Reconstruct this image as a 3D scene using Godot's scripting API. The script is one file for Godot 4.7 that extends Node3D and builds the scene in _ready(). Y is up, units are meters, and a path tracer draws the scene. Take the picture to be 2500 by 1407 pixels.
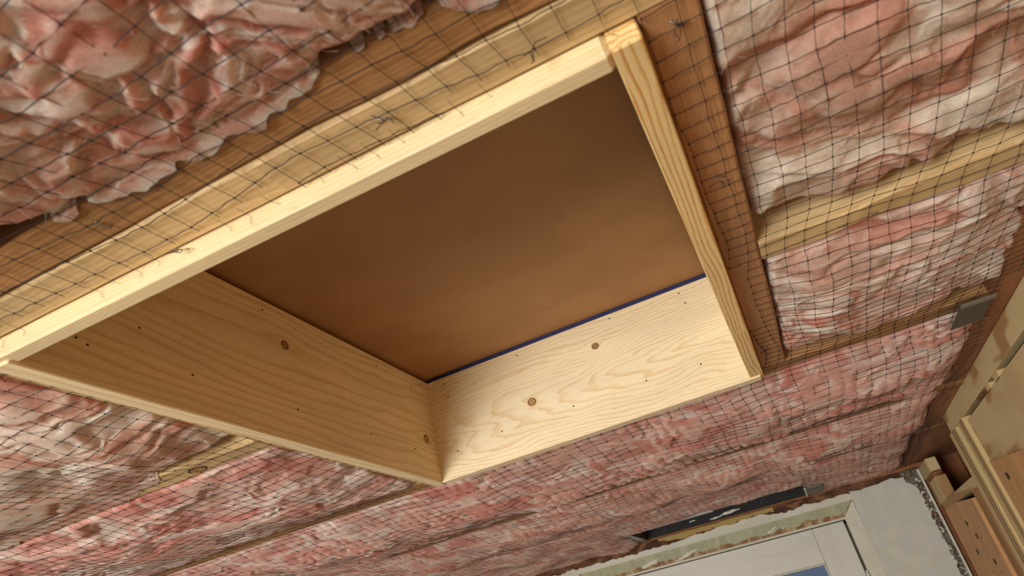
extends Node3D
# Basement ceiling with a framed hatch, pink glass-wool batts held up by black netting.
# Lengths below are in "units" of the hatch plane's height above the lens (1 unit = S metres):
# x to the right along the joists, y away towards the door wall, z up from the lens.
const S := 0.31
const EYE := 1.82
const ZJ := 1.05                       # underside of the joists
var rng := RandomNumberGenerator.new()
var taken := {}
var M := {}
var n_big := FastNoiseLite.new()
var n_clump := FastNoiseLite.new()
var n_fold := FastNoiseLite.new()
var n_fine := FastNoiseLite.new()
var n_col := FastNoiseLite.new()
var n_edge := FastNoiseLite.new()

func P(x: float, y: float, z: float) -> Vector3:
	return Vector3(x * S, EYE + z * S, -y * S)

# ------------------------------------------------------------------ naming
func numbered(called: String) -> String:
	if not taken.has(called):
		taken[called] = 0
		return called
	taken[called] += 1
	return "%s_%03d" % [called, taken[called]]

func tag(o: Node, label := "", category := "", group := "", kind := "") -> Node:
	if label != "": o.set_meta("label", label)
	if category != "": o.set_meta("category", category)
	if group != "": o.set_meta("group", group)
	if kind != "": o.set_meta("kind", kind)
	return o

func thing(called: String, at: Vector3, label: String, category: String, group := "") -> Node3D:
	var o := Node3D.new()
	o.name = numbered(called)
	add_child(o)
	o.position = at
	tag(o, label, category, group)
	return o

func piece(called: String, mesh: Mesh, mat: Material, at: Vector3, parent: Node = null) -> MeshInstance3D:
	var o := MeshInstance3D.new()
	o.mesh = mesh
	o.material_override = mat
	o.cast_shadow = GeometryInstance3D.SHADOW_CASTING_SETTING_ON
	if parent == null or parent == self:
		o.name = numbered(called)
		add_child(o)
		o.position = at
	else:
		o.name = called
		parent.add_child(o, true)
		var base: Vector3 = parent.position
		if parent.get_parent() != self:
			base += (parent.get_parent() as Node3D).position
		o.position = at - base
	return o

# ------------------------------------------------------------------ mesh helpers
func tri(st: SurfaceTool, a: Vector3, b: Vector3, c: Vector3, n: Vector3, ua := Vector2.ZERO, ub := Vector2.ZERO, uc := Vector2.ZERO) -> void:
	if (b - a).cross(c - a).dot(n) > 0.0:
		var t := b; b = c; c = t
		var tu := ub; ub = uc; uc = tu
	st.set_normal(n); st.set_uv(ua); st.add_vertex(a)
	st.set_normal(n); st.set_uv(ub); st.add_vertex(b)
	st.set_normal(n); st.set_uv(uc); st.add_vertex(c)

func grain_uv(p: Vector3, n: int, g: int, k: Vector2, o: Vector2) -> Vector2:
	if n == g:
		return Vector2(p[(g + 1) % 3] * k.y * 0.6, p[(g + 2) % 3] * k.y) + o
	var third := 3 - n - g
	return Vector2(p[g] * k.x, p[third] * k.y + (0.37 * n)) + o

# chamfered box; g = axis of the grain, k = texture repeats per metre along and across
func cbox(size: Vector3, bev: float, g := 0, k := Vector2(0.4, 3.0), o := Vector2.ZERO) -> ArrayMesh:
	var st := SurfaceTool.new()
	st.begin(Mesh.PRIMITIVE_TRIANGLES)
	var h := size * 0.5
	bev = minf(bev, minf(h.x, minf(h.y, h.z)) * 0.6)
	for a in 3:
		var b := (a + 1) % 3
		var c := (a + 2) % 3
		for s in [-1.0, 1.0]:
			var q: Array[Vector3] = []
			for e in [[-1, -1], [1, -1], [1, 1], [-1, 1]]:
				var p := Vector3.ZERO
				p[a] = s * h[a]
				p[b] = e[0] * (h[b] - bev)
				p[c] = e[1] * (h[c] - bev)
				q.append(p)
			var n := Vector3.ZERO
			n[a] = s
			var u: Array[Vector2] = []
			for p in q: u.append(grain_uv(p, a, g, k, o))
			tri(st, q[0], q[1], q[2], n, u[0], u[1], u[2])
			tri(st, q[0], q[2], q[3], n, u[0], u[2], u[3])
	if bev > 0.0:
		for a in 3:      # edges running along a
			var b := (a + 1) % 3
			var c := (a + 2) % 3
			var fa := b if b != g else c
			for sb in [-1.0, 1.0]:
				for sc in [-1.0, 1.0]:
					var q: Array[Vector3] = []
					for sa in [-1.0, 1.0]:
						var p1 := Vector3.ZERO
						p1[a] = sa * (h[a] - bev); p1[b] = sb * h[b]; p1[c] = sc * (h[c] - bev)
						var p2 := Vector3.ZERO
						p2[a] = sa * (h[a] - bev); p2[b] = sb * (h[b] - bev); p2[c] = sc * h[c]
						q.append(p1); q.append(p2)
					var n := Vector3.ZERO
					n[b] = sb; n[c] = sc
					n = n.normalized()
					var u: Array[Vector2] = []
					for p in q: u.append(grain_uv(p, fa, g, k, o))
					tri(st, q[0], q[1], q[3], n, u[0], u[1], u[3])
					tri(st, q[0], q[3], q[2], n, u[0], u[3], u[2])
		for sx in [-1.0, 1.0]:
			for sy in [-1.0, 1.0]:
				for sz in [-1.0, 1.0]:
					var s := Vector3(sx, sy, sz)
					var i := h - Vector3.ONE * bev
					var p0 := s * Vector3(h.x, i.y, i.z)
					var p1 := s * Vector3(i.x, h.y, i.z)
					var p2 := s * Vector3(i.x, i.y, h.z)
					tri(st, p0, p1, p2, s.normalized(), grain_uv(p0, 1, g, k, o), grain_uv(p1, 1, g, k, o), grain_uv(p2, 1, g, k, o))
	return st.commit()

# a box between unit coordinates as one named part or thing
func ubox(called: String, x0: float, x1: float, y0: float, y1: float, z0: float, z1: float, mat: Material, parent: Node = null, g := 0, bev := 0.0015, k := Vector2(0.4, 3.0), o := Vector2.INF) -> MeshInstance3D:
	if o == Vector2.INF: o = Vector2(rng.randf(), rng.randf())
	return piece(called, cbox(Vector3(x1 - x0, z1 - z0, y1 - y0) * S, bev, g, k, o), mat, P((x0 + x1) / 2, (y0 + y1) / 2, (z0 + z1) / 2), parent)

# sawn timber along x or y with slightly wavering, worn edges: rounded profile swept through stations
func timber(called: String, x0: float, x1: float, y0: float, y1: float, z0: float, z1: float, mat: Material, parent: Node, along_y := false, wear := 0.004, k := Vector2(0.4, 3.0)) -> MeshInstance3D:
	var L := ((y1 - y0) if along_y else (x1 - x0)) * S
	var W := ((x1 - x0) if along_y else (y1 - y0)) * S
	var H := (z1 - z0) * S
	var N := int(clampf(L / 0.02, 8, 220))
	var bev := 0.002
	var prof := [[-1, -1, 1, 0], [-1, -1, 0, 1], [-1, 1, 0, -1], [-1, 1, 1, 0], [1, 1, -1, 0], [1, 1, 0, -1], [1, -1, 0, 1], [1, -1, -1, 0]]
	var st := SurfaceTool.new()
	st.begin(Mesh.PRIMITIVE_TRIANGLES)
	var seed_off := rng.randf() * 100.0
	var uo := Vector2(rng.randf(), rng.randf())
	var rings := []
	for i in N + 1:
		var t := (float(i) / N - 0.5) * L
		var ring: Array[Vector3] = []
		for e in prof:
			var wob := n_edge.get_noise_3d(t * 60.0, e[0] * 7.0 + seed_off, e[1] * 9.0) * wear
			var wob2 := n_edge.get_noise_3d(t * 60.0, e[0] * 7.0 + seed_off + 31.0, e[1] * 9.0) * wear
			var a: float = e[0] * W / 2 + e[2] * (bev + absf(wob)) + wob * 0.5
			var b: float = e[1] * H / 2 + e[3] * (bev + absf(wob2)) + wob2 * 0.5
			ring.append(Vector3(a, b, t) if along_y else Vector3(t, b, a))
		rings.append(ring)
	for i in N:
		for j in 8:
			var jn := (j + 1) % 8
			var a: Vector3 = rings[i][j]; var b: Vector3 = rings[i][jn]
			var c: Vector3 = rings[i + 1][jn]; var d: Vector3 = rings[i + 1][j]
			var mid := (a + b + c + d) / 4.0
			var out := mid
			out[2 if along_y else 0] = 0.0
			var n := (b - a).cross(d - a).normalized()
			if n.dot(out) < 0: n = -n
			var vertical := absf(n.y) < 0.7
			var uvs: Array[Vector2] = []
			for p in [a, b, c, d]:
				var lg: float = p.z if along_y else p.x
				var ac: float = p.y if vertical else (p.x if along_y else p.z)
				uvs.append(Vector2(lg * k.x, ac * k.y + (0.5 if vertical else 0.0)) + uo)
			tri(st, a, b, c, n, uvs[0], uvs[1], uvs[2])
			tri(st, a, c, d, n, uvs[0], uvs[2], uvs[3])
	for e in [0, N]:
		var n := Vector3.ZERO
		n[2 if along_y else 0] = -1.0 if e == 0 else 1.0
		for j in range(1, 7):
			var a: Vector3 = rings[e][0]; var b: Vector3 = rings[e][j]; var c: Vector3 = rings[e][j + 1]
			var f := func(p): return Vector2((p.x if along_y else p.z) * 4.0, p.y * k.y) + uo
			tri(st, a, b, c, n, f.call(a), f.call(b), f.call(c))
	return piece(called, st.commit(), mat, P((x0 + x1) / 2, (y0 + y1) / 2, (z0 + z1) / 2), parent)

# flat outline given as (x, z) units on a plane y = Y, thickness th metres towards the lens
func wall_poly(called: String, pts: PackedVector2Array, Y: float, th: float, mat: Material, parent: Node, at := Vector2.ZERO) -> MeshInstance3D:
	var st := SurfaceTool.new()
	st.begin(Mesh.PRIMITIVE_TRIANGLES)
	var c := Vector2.ZERO
	for p in pts: c += p
	c /= pts.size()
	var q := PackedVector2Array()
	for p in pts: q.append((p - c) * S)
	var idx := Geometry2D.triangulate_polygon(q)
	for i in range(0, idx.size(), 3):
		var a := q[idx[i]]; var b := q[idx[i + 1]]; var d := q[idx[i + 2]]
		tri(st, Vector3(a.x, a.y, th), Vector3(b.x, b.y, th), Vector3(d.x, d.y, th), Vector3(0, 0, 1), a, b, d)
		tri(st, Vector3(a.x, a.y, 0), Vector3(b.x, b.y, 0), Vector3(d.x, d.y, 0), Vector3(0, 0, -1), a, b, d)
	var cw := Geometry2D.is_polygon_clockwise(q)
	for i in q.size():
		var a := q[i]; var b := q[(i + 1) % q.size()]
		var e := b - a
		var n := Vector3(e.y, -e.x, 0).normalized()
		if cw: n = -n
		tri(st, Vector3(a.x, a.y, 0), Vector3(b.x, b.y, 0), Vector3(b.x, b.y, th), n, a, b, b)
		tri(st, Vector3(a.x, a.y, 0), Vector3(b.x, b.y, th), Vector3(a.x, a.y, th), n, a, b, a)
	return piece(called, st.commit(), mat, P(c.x, Y, c.y), parent)

func ragged(x0: float, x1: float, z: float, amp: float, step: float, seed_: float) -> PackedVector2Array:
	var out := PackedVector2Array()
	var n := int(absf(x1 - x0) / step)
	for i in n + 1:
		var x := lerpf(x0, x1, float(i) / n)
		out.append(Vector2(x, z + amp * (n_edge.get_noise_2d(x * 30.0, seed_) + 0.5 * n_edge.get_noise_2d(x * 110.0, seed_ + 9.0))))
	return out

func tube(st: SurfaceTool, pts: PackedVector3Array, r: float, sides := 3) -> void:
	var prev: Array[Vector3] = []
	for i in pts.size():
		var d := (pts[mini(i + 1, pts.size() - 1)] - pts[maxi(i - 1, 0)]).normalized()
		var up := Vector3.UP if absf(d.y) < 0.9 else Vector3.RIGHT
		var s := d.cross(up).normalized()
		var u := s.cross(d)
		var ring: Array[Vector3] = []
		for k in sides:
			var a := TAU * k / sides
			ring.append(s * cos(a) + u * sin(a))
		if i > 0:
			for k in sides:
				var kn := (k + 1) % sides
				var a := pts[i - 1] + prev[k] * r; var b := pts[i - 1] + prev[kn] * r
				var c := pts[i] + ring[kn] * r; var e := pts[i] + ring[k] * r
				st.set_normal(prev[k]); st.add_vertex(a)
				st.set_normal(prev[kn]); st.add_vertex(b)
				st.set_normal(ring[kn]); st.add_vertex(c)
				st.set_normal(prev[k]); st.add_vertex(a)
				st.set_normal(ring[kn]); st.add_vertex(c)
				st.set_normal(ring[k]); st.add_vertex(e)
		prev = ring

func disc_mesh(r: float, h: float) -> CylinderMesh:
	var m := CylinderMesh.new()
	m.top_radius = r; m.bottom_radius = r * 0.85; m.height = h; m.radial_segments = 12; m.rings = 1
	return m

# ------------------------------------------------------------------ materials
func flat_mat(c: Color, rough := 0.8, metal := 0.0) -> StandardMaterial3D:
	var m := StandardMaterial3D.new()
	m.albedo_color = c; m.roughness = rough; m.metallic = metal
	return m

func img_mat(img: Image, rough := 0.7, bump := 0.0) -> StandardMaterial3D:
	var m := StandardMaterial3D.new()
	m.albedo_texture = ImageTexture.create_from_image(img)
	m.roughness = rough
	if bump > 0.0:
		var nm := img.duplicate() as Image
		nm.convert(Image.FORMAT_RGBA8)
		nm.bump_map_to_normal_map(bump)
		m.normal_enabled = true
		m.normal_texture = ImageTexture.create_from_image(nm)
		m.normal_scale = 0.4
	return m

# sawn softwood. o: w, h, len, wid (metres), early, late, rings per metre, centre vc (0..1), u0, slope, knots [[u, v, radius m, dark]]
func wood(o: Dictionary) -> Image:
	var w: int = o.w
	var h: int = o.h
	var L: float = o.len
	var W: float = o.wid
	var img := Image.create(w, h, false, Image.FORMAT_RGB8)
	var nz := FastNoiseLite.new()
	nz.seed = o.get("seed", 1); nz.noise_type = FastNoiseLite.TYPE_SIMPLEX_SMOOTH; nz.frequency = 1.0
	nz.fractal_octaves = 3
	var fib := FastNoiseLite.new()
	fib.seed = o.get("seed", 1) + 7; fib.noise_type = FastNoiseLite.TYPE_VALUE; fib.frequency = 1.0; fib.fractal_type = FastNoiseLite.FRACTAL_NONE
	var early: Color = o.early
	var late: Color = o.late
	var freq: float = o.get("rings", 160.0)
	var vc: float = o.get("vc", 0.5) * W
	var d0: float = o.get("d0", 0.03)
	var slope: float = o.get("slope", 0.05)
	var u0: float = o.get("u0", 0.5) * L
	var warp: float = o.get("warp", 0.006)
	var knots: Array = o.get("knots", [])
	var contrast: float = o.get("contrast", 1.0)
	var blot: float = o.get("blotch", 0.05)
	var vary: float = o.get("vary", 0.6)
	var wvu: float = o.get("wv_u", 2.2)
	var wvv: float = o.get("wv_v", 9.0)
	for j in h:
		var v := (float(j) + 0.5) / h * W
		for i in w:
			var u := (float(i) + 0.5) / w * L
			var wv := nz.get_noise_2d(u * wvu, v * wvv)
			var vv := v - vc + wv * warp
			var dd := d0 + slope * (u - u0)
			var push := 0.0
			var knot_mix := 0.0
			var kd := 1.0
			for kk in knots:
				var du: float = u - kk[0] * L
				var dv: float = v - kk[1] * W
				var r: float = kk[2]
				var q := (du * du) / (r * r * 16.0) + (dv * dv) / (r * r * 5.0)
				if q < 9.0:
					push += exp(-q) * r * 1.6 * (1.0 if dv > 0 else -1.0) * minf(1.0, absf(dv) / r)
					var dist := sqrt(du * du + dv * dv * 1.3) / r
					if dist < 1.6:
						kd = dist
						knot_mix = maxf(knot_mix, kk[3])
			var rr := sqrt((vv - push) * (vv - push) + dd * dd) + nz.get_noise_2d(u * 11.0 + 50.0, v * 60.0) * warp * 0.12
			var t := fposmod(rr * freq + nz.get_noise_2d(u * 0.8 + 5.0, v * 11.0 + 80.0) * vary, 1.0)
			var lateness := smoothstep(0.45, 0.9, t) * (1.0 - smoothstep(0.93, 1.0, t)) * contrast
			lateness *= 0.65 + 0.35 * nz.get_noise_2d(u * 6.0, v * 40.0 + 20.0)
			var c := early.lerp(late, clampf(lateness, 0.0, 1.0))
			var f := fib.get_noise_2d(u * 160.0, v * 2600.0) * 0.03 + nz.get_noise_2d(u * 3.0 + 9.0, v * 14.0) * blot
			c = c * (1.0 + f)
			if knot_mix > 0.0:
				var kc := late.lerp(Color(0.30, 0.17, 0.08), knot_mix)
				var ringk := 0.5 + 0.5 * sin(kd * 14.0)
				kc = kc.lerp(late, 0.35 * ringk)
				if kd < 0.84: c = kc.lerp(late, 0.25 + 0.45 * (1.0 - knot_mix) + 0.3 * kd)
				elif kd < 1.02: c = Color(0.20, 0.12, 0.07)
				else: c = c.lerp(late, (1.6 - kd) / 0.55 * 0.5)
			img.set_pixel(i, j, c)
	return img

func blotchy(w: int, h: int, cols: Array, f1: float, f2: float, seed_: int, speck := 0.02) -> Image:
	var img := Image.create(w, h, false, Image.FORMAT_RGB8)
	var a := FastNoiseLite.new()
	a.seed = seed_; a.frequency = 1.0; a.fractal_octaves = 4
	var r := RandomNumberGenerator.new()
	r.seed = seed_
	for j in h:
		for i in w:
			var x := float(i) / w; var y := float(j) / h
			var t := a.get_noise_2d(x * f1, y * f2) * 0.9 + 0.5
			var c: Color = cols[0].lerp(cols[1], smoothstep(0.25, 0.75, t))
			if cols.size() > 2: c = c.lerp(cols[2], smoothstep(0.5, 0.72, a.get_noise_2d(x * f1 * 1.7 + 40.0, y * f2 * 1.7) + 0.42))
			c = c * (1.0 + (r.randf() - 0.5) * speck * 2.0)
			img.set_pixel(i, j, c)
	return img

# matted glass fibres: many short curved strokes over a middle grey
func fibre_image(n: int, strokes: int, seed_: int) -> Image:
	var img := Image.create(n, n, false, Image.FORMAT_RGB8)
	img.fill(Color(0.88, 0.88, 0.88))
	var r := RandomNumberGenerator.new()
	r.seed = seed_
	for s in strokes:
		var x := r.randf() * n; var y := r.randf() * n
		var a := r.randf() * TAU
		var bend := (r.randf() - 0.5) * 0.12
		var g := 0.76 + r.randf() * 0.24
		var c := Color(g, g, g)
		for i in 16 + r.randi() % 30:
			img.set_pixel(posmod(int(x), n), posmod(int(y), n), c)
			x += cos(a); y += sin(a); a += bend
	return img

func make_materials() -> void:
	var sp_e := Color(0.90, 0.815, 0.645)
	var sp_l := Color(0.80, 0.655, 0.43)
	M.far = img_mat(wood({w = 1400, h = 470, len = 0.57, wid = 0.19, early = Color(0.915, 0.85, 0.705), late = Color(0.81, 0.655, 0.43), rings = 150.0, vc = 0.42, d0 = 0.010, slope = -0.10, u0 = 0.92, warp = 0.020, wv_u = 3.0, wv_v = 5.0, vary = 2.2, seed = 11, contrast = 0.62,
		knots = [[(-1.155 + 1.80) / 1.8387, 0.274 / 0.6129, 0.0075, 0.75], [(-0.718 + 1.80) / 1.8387, 0.457 / 0.6129, 0.006, 0.9]]}), 0.5)
	M.leftb = img_mat(wood({w = 1500, h = 400, len = 0.76, wid = 0.19, early = Color(0.905, 0.825, 0.665), late = Color(0.78, 0.61, 0.385), rings = 75.0, vc = 0.66, d0 = 0.004, slope = 0.05, u0 = 0.1, warp = 0.012, vary = 1.4, seed = 5, contrast = 0.6,
		knots = [[(3.48 - 2.145) / 2.4516, 0.437 / 0.6129, 0.007, 0.85], [(3.48 - 3.303) / 2.4516, 0.236 / 0.6129, 0.008, 0.6]]}), 0.55)
	M.stripe = img_mat(wood({w = 1200, h = 200, len = 0.8, wid = 0.06, early = Color(0.90, 0.79, 0.56), late = Color(0.76, 0.53, 0.25), rings = 190.0, vc = -0.6, d0 = 0.01, slope = 0.02, warp = 0.009, seed = 21, contrast = 1.1}), 0.6)
	M.pine = img_mat(wood({w = 1024, h = 256, len = 1.2, wid = 0.25, early = Color(0.90, 0.825, 0.655), late = Color(0.81, 0.69, 0.48), rings = 240.0, vc = 1.3, d0 = 0.02, slope = 0.02, warp = 0.004, seed = 31, contrast = 0.7}), 0.32)
	M.tan = img_mat(wood({w = 1024, h = 256, len = 2.5, wid = 0.33, early = Color(0.825, 0.71, 0.515), late = Color(0.71, 0.56, 0.36), rings = 170.0, vc = 0.4, d0 = 0.03, slope = 0.01, warp = 0.012, seed = 41, contrast = 0.7, blotch = 0.12}), 0.6)
	M.old = img_mat(wood({w = 1024, h = 256, len = 2.5, wid = 0.33, early = Color(0.66, 0.49, 0.30), late = Color(0.49, 0.33, 0.18), rings = 260.0, vc = 1.2, d0 = 0.03, slope = 0.01, warp = 0.01, seed = 51, contrast = 0.9, blotch = 0.22}), 0.75)
	M.fir = img_mat(wood({w = 1024, h = 256, len = 2.5, wid = 0.33, early = Color(0.70, 0.52, 0.345), late = Color(0.575, 0.40, 0.245), rings = 300.0, vc = 1.4, d0 = 0.02, slope = 0.012, warp = 0.006, seed = 61, contrast = 0.9, blotch = 0.1}), 0.65)
	M.orange = img_mat(wood({w = 700, h = 256, len = 0.8, wid = 0.25, early = Color(0.74, 0.56, 0.36), late = Color(0.63, 0.445, 0.26), rings = 110.0, vc = 0.9, d0 = 0.03, slope = 0.02, warp = 0.01, seed = 71, contrast = 0.7, blotch = 0.1}), 0.6)
	M.rust = img_mat(wood({w = 512, h = 128, len = 2.5, wid = 0.33, early = Color(0.57, 0.365, 0.215), late = Color(0.45, 0.27, 0.155), rings = 200.0, vc = 1.4, d0 = 0.02, slope = 0.01, warp = 0.01, seed = 81, contrast = 0.8, blotch = 0.2}), 0.8)
	M.ply = img_mat(blotchy(700, 400, [Color(0.78, 0.69, 0.51), Color(0.72, 0.62, 0.44), Color(0.63, 0.48, 0.30)], 0.9, 1.8, 5), 0.65)
	M.plyedge = flat_mat(Color(0.76, 0.66, 0.46), 0.7)
	M.plyglue = flat_mat(Color(0.44, 0.32, 0.18), 0.8)
	M.lid = lid_material()
	M.blue = flat_mat(Color(0.135, 0.16, 0.37), 0.7)
	M.plaster = plaster_material()
	M.white = img_mat(blotchy(256, 256, [Color(0.80, 0.79, 0.725), Color(0.77, 0.755, 0.69)], 6.0, 6.0, 3), 0.5)
	M.doorwhite = img_mat(blotchy(256, 256, [Color(0.785, 0.78, 0.735), Color(0.765, 0.76, 0.71)], 4.0, 4.0, 4), 0.4)
	M.green = img_mat(blotchy(512, 128, [Color(0.635, 0.64, 0.50), Color(0.60, 0.605, 0.465), Color(0.66, 0.65, 0.54)], 14.0, 4.0, 6), 0.5)
	M.rawwood = img_mat(blotchy(512, 128, [Color(0.62, 0.49, 0.35), Color(0.52, 0.38, 0.25), Color(0.70, 0.62, 0.48)], 18.0, 5.0, 9), 0.8)
	M.roughwood = img_mat(blotchy(512, 128, [Color(0.42, 0.27, 0.18), Color(0.30, 0.18, 0.115), Color(0.52, 0.36, 0.24)], 22.0, 6.0, 10, 0.08), 0.9)
	M.foam = flat_mat(Color(0.66, 0.56, 0.33), 0.8)
	M.steel = flat_mat(Color(0.62, 0.62, 0.60), 0.38, 0.9)
	M.tin = flat_mat(Color(0.36, 0.36, 0.335), 0.5, 0.6)
	M.tar = flat_mat(Color(0.075, 0.075, 0.085), 0.75)
	M.nail = flat_mat(Color(0.17, 0.13, 0.10), 0.6, 0.3)
	M.screw = flat_mat(Color(0.10, 0.085, 0.075), 0.45, 0.5)
	M.net = flat_mat(Color(0.13, 0.085, 0.075), 0.6)
	M.crumb = img_mat(blotchy(256, 512, [Color(0.42, 0.39, 0.33), Color(0.27, 0.24, 0.19), Color(0.55, 0.53, 0.47)], 30.0, 60.0, 16, 0.1), 0.95)
	M.grey = flat_mat(Color(0.55, 0.53, 0.50), 0.9)
	M.floor = img_mat(blotchy(256, 256, [Color(0.68, 0.66, 0.62), Color(0.63, 0.61, 0.57)], 5.0, 5.0, 12), 0.8)
	M.sub = img_mat(blotchy(256, 256, [Color(0.42, 0.31, 0.20), Color(0.35, 0.25, 0.15)], 8.0, 8.0, 13), 0.85)
	var fi := fibre_image(512, 9000, 77)
	var wl := StandardMaterial3D.new()
	wl.vertex_color_use_as_albedo = true
	wl.albedo_texture = ImageTexture.create_from_image(fi)
	wl.uv1_triplanar = true
	wl.uv1_scale = Vector3.ONE * 9.0
	wl.roughness = 1.0
	wl.metallic_specular = 0.1
	var nm := fi.duplicate() as Image
	nm.convert(Image.FORMAT_RGBA8)
	nm.bump_map_to_normal_map(3.0)
	wl.normal_enabled = true
	wl.normal_texture = ImageTexture.create_from_image(nm)
	wl.normal_scale = 0.35
	wl.subsurf_scatter_enabled = true
	wl.subsurf_scatter_strength = 0.65
	M.wool = wl
	M.fibre = flat_mat(Color(0.90, 0.80, 0.74), 0.9)

func lid_material() -> StandardMaterial3D:
	var w := 900; var h := 1200          # 0.58 x 0.77 m
	var img := blotchy(w, h, [Color(0.655, 0.485, 0.31), Color(0.63, 0.46, 0.29)], 3.0, 5.0, 14, 0.025)
	var r := RandomNumberGenerator.new()
	r.seed = 4
	for i in 40:
		var x := r.randi() % w; var y := r.randi() % h
		img.set_pixel(x, y, Color(0.2, 0.13, 0.08))
	# pencilled S near the far edge
	var cx := int((-0.862 + 1.83) / 1.87 * w)
	var cy := int((3.19 - 1.02) / 2.48 * h)
	for i in 260:
		var t := float(i) / 259.0
		var a := lerpf(-0.35, -4.4, minf(t * 2.0, 1.0)) if t < 0.5 else 0.0
		var px := 0.0; var py := 0.0
		if t < 0.5:
			a = lerpf(-0.3, -PI * 1.5, t * 2.0)
			px = cos(a) * 13.0; py = -16.0 + sin(a) * 16.0
		else:
			a = lerpf(-PI * 0.5, PI * 0.85, (t - 0.5) * 2.0)
			px = cos(a) * 13.0; py = 16.0 + sin(a) * 16.0
		img.set_pixel(clampi(cx + int(px), 0, w - 1), clampi(cy + int(py), 0, h - 1), Color(0.42, 0.29, 0.17))
	return img_mat(img, 0.6)

func plaster_material() -> StandardMaterial3D:
	var n := 768                          # 0.4 m square
	var img := blotchy(n, n, [Color(0.77, 0.77, 0.705), Color(0.745, 0.745, 0.685), Color(0.745, 0.75, 0.725)], 5.0, 5.0, 15, 0.012)
	var r := RandomNumberGenerator.new()
	r.seed = 19
	for s in 900:                         # trowel and brush scratches
		var x := r.randf() * n; var y := r.randf() * n
		var a := -0.9 + (r.randf() - 0.5) * 1.6
		var bend := (r.randf() - 0.5) * 0.05
		var c: Color = [Color(0.62, 0.63, 0.64), Color(0.80, 0.80, 0.79), Color(0.66, 0.67, 0.70)][r.randi() % 3]
		for i in 6 + r.randi() % 26:
			var q := Vector2i(posmod(int(x), n), posmod(int(y), n))
			img.set_pixelv(q, img.get_pixelv(q).lerp(c, 0.55))
			x += cos(a); y += sin(a); a += bend
	var m := img_mat(img, 0.7, 2.0)
	m.uv1_scale = Vector3(2.5, 2.5, 1)
	return m

# ------------------------------------------------------------------ netting and batts
const JOISTS := [[0.76, 0.88], [0.88, 1.0], [2.15, 2.28], [3.50, 3.63], [5.17, 5.30], [6.65, 6.78], [8.15, 8.28]]
const BAYS := [[-1.2, 0.76, 0.13], [1.0, 2.15, 0.015], [2.28, 3.50, 0.05], [3.63, 5.17, 0.115], [5.30, 6.65, 0.105], [6.78, 9.7, 0.07]]

func net_z(x: float, y: float) -> float:
	var z := ZJ - 0.008
	for b in BAYS:
		if y > b[0] and y < b[1]:
			var t: float = (y - b[0]) / (b[1] - b[0])
			var f := pow(sin(PI * t), 1.25 if b[0] > 3.6 and b[0] < 6.7 else 0.75)
			var k: float = b[2]
			if b[0] > 6.7: k = lerpf(0.085, 0.03, smoothstep(-2.2, -1.9, x))
			if x < -1.95 and b[0] > 0.9 and b[0] < 3.0: k = 0.075
			if b[0] > 0.9 and b[0] < 3.0: f *= smoothstep(-1.95, -2.3, x) if x < -1.0 else smoothstep(0.16, 0.4, x)
			if b[0] > 0.9: f *= 1.0 - 0.7 * smoothstep(0.85, 1.15, x)
			z -= k * f * (0.85 + 0.5 * n_big.get_noise_2d(x * 0.9, y * 0.9))
			if b[0] < 0.0: z = ZJ - 0.008 - k * sin(PI * 0.5 * clampf((0.76 - y) / 0.6, 0.0, 1.0)) * (0.9 + 0.3 * n_big.get_noise_2d(x, y))
	return z

func net_warp(x: float, y: float) -> Vector2:
	var d := Vector2(n_big.get_noise_2d(x * 0.7 + 20.0, y * 0.7), n_big.get_noise_2d(x * 0.7, y * 0.7 + 60.0)) * 0.06
	d += Vector2(n_big.get_noise_2d(x * 5.0 + 90.0, y * 5.0), n_big.get_noise_2d(x * 5.0, y * 5.0 + 130.0)) * 0.007
	return d

func in_hatch(x: float, y: float) -> bool:
	return x > -1.875 and x < 0.062 and y > 0.985 and y < 3.515

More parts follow.
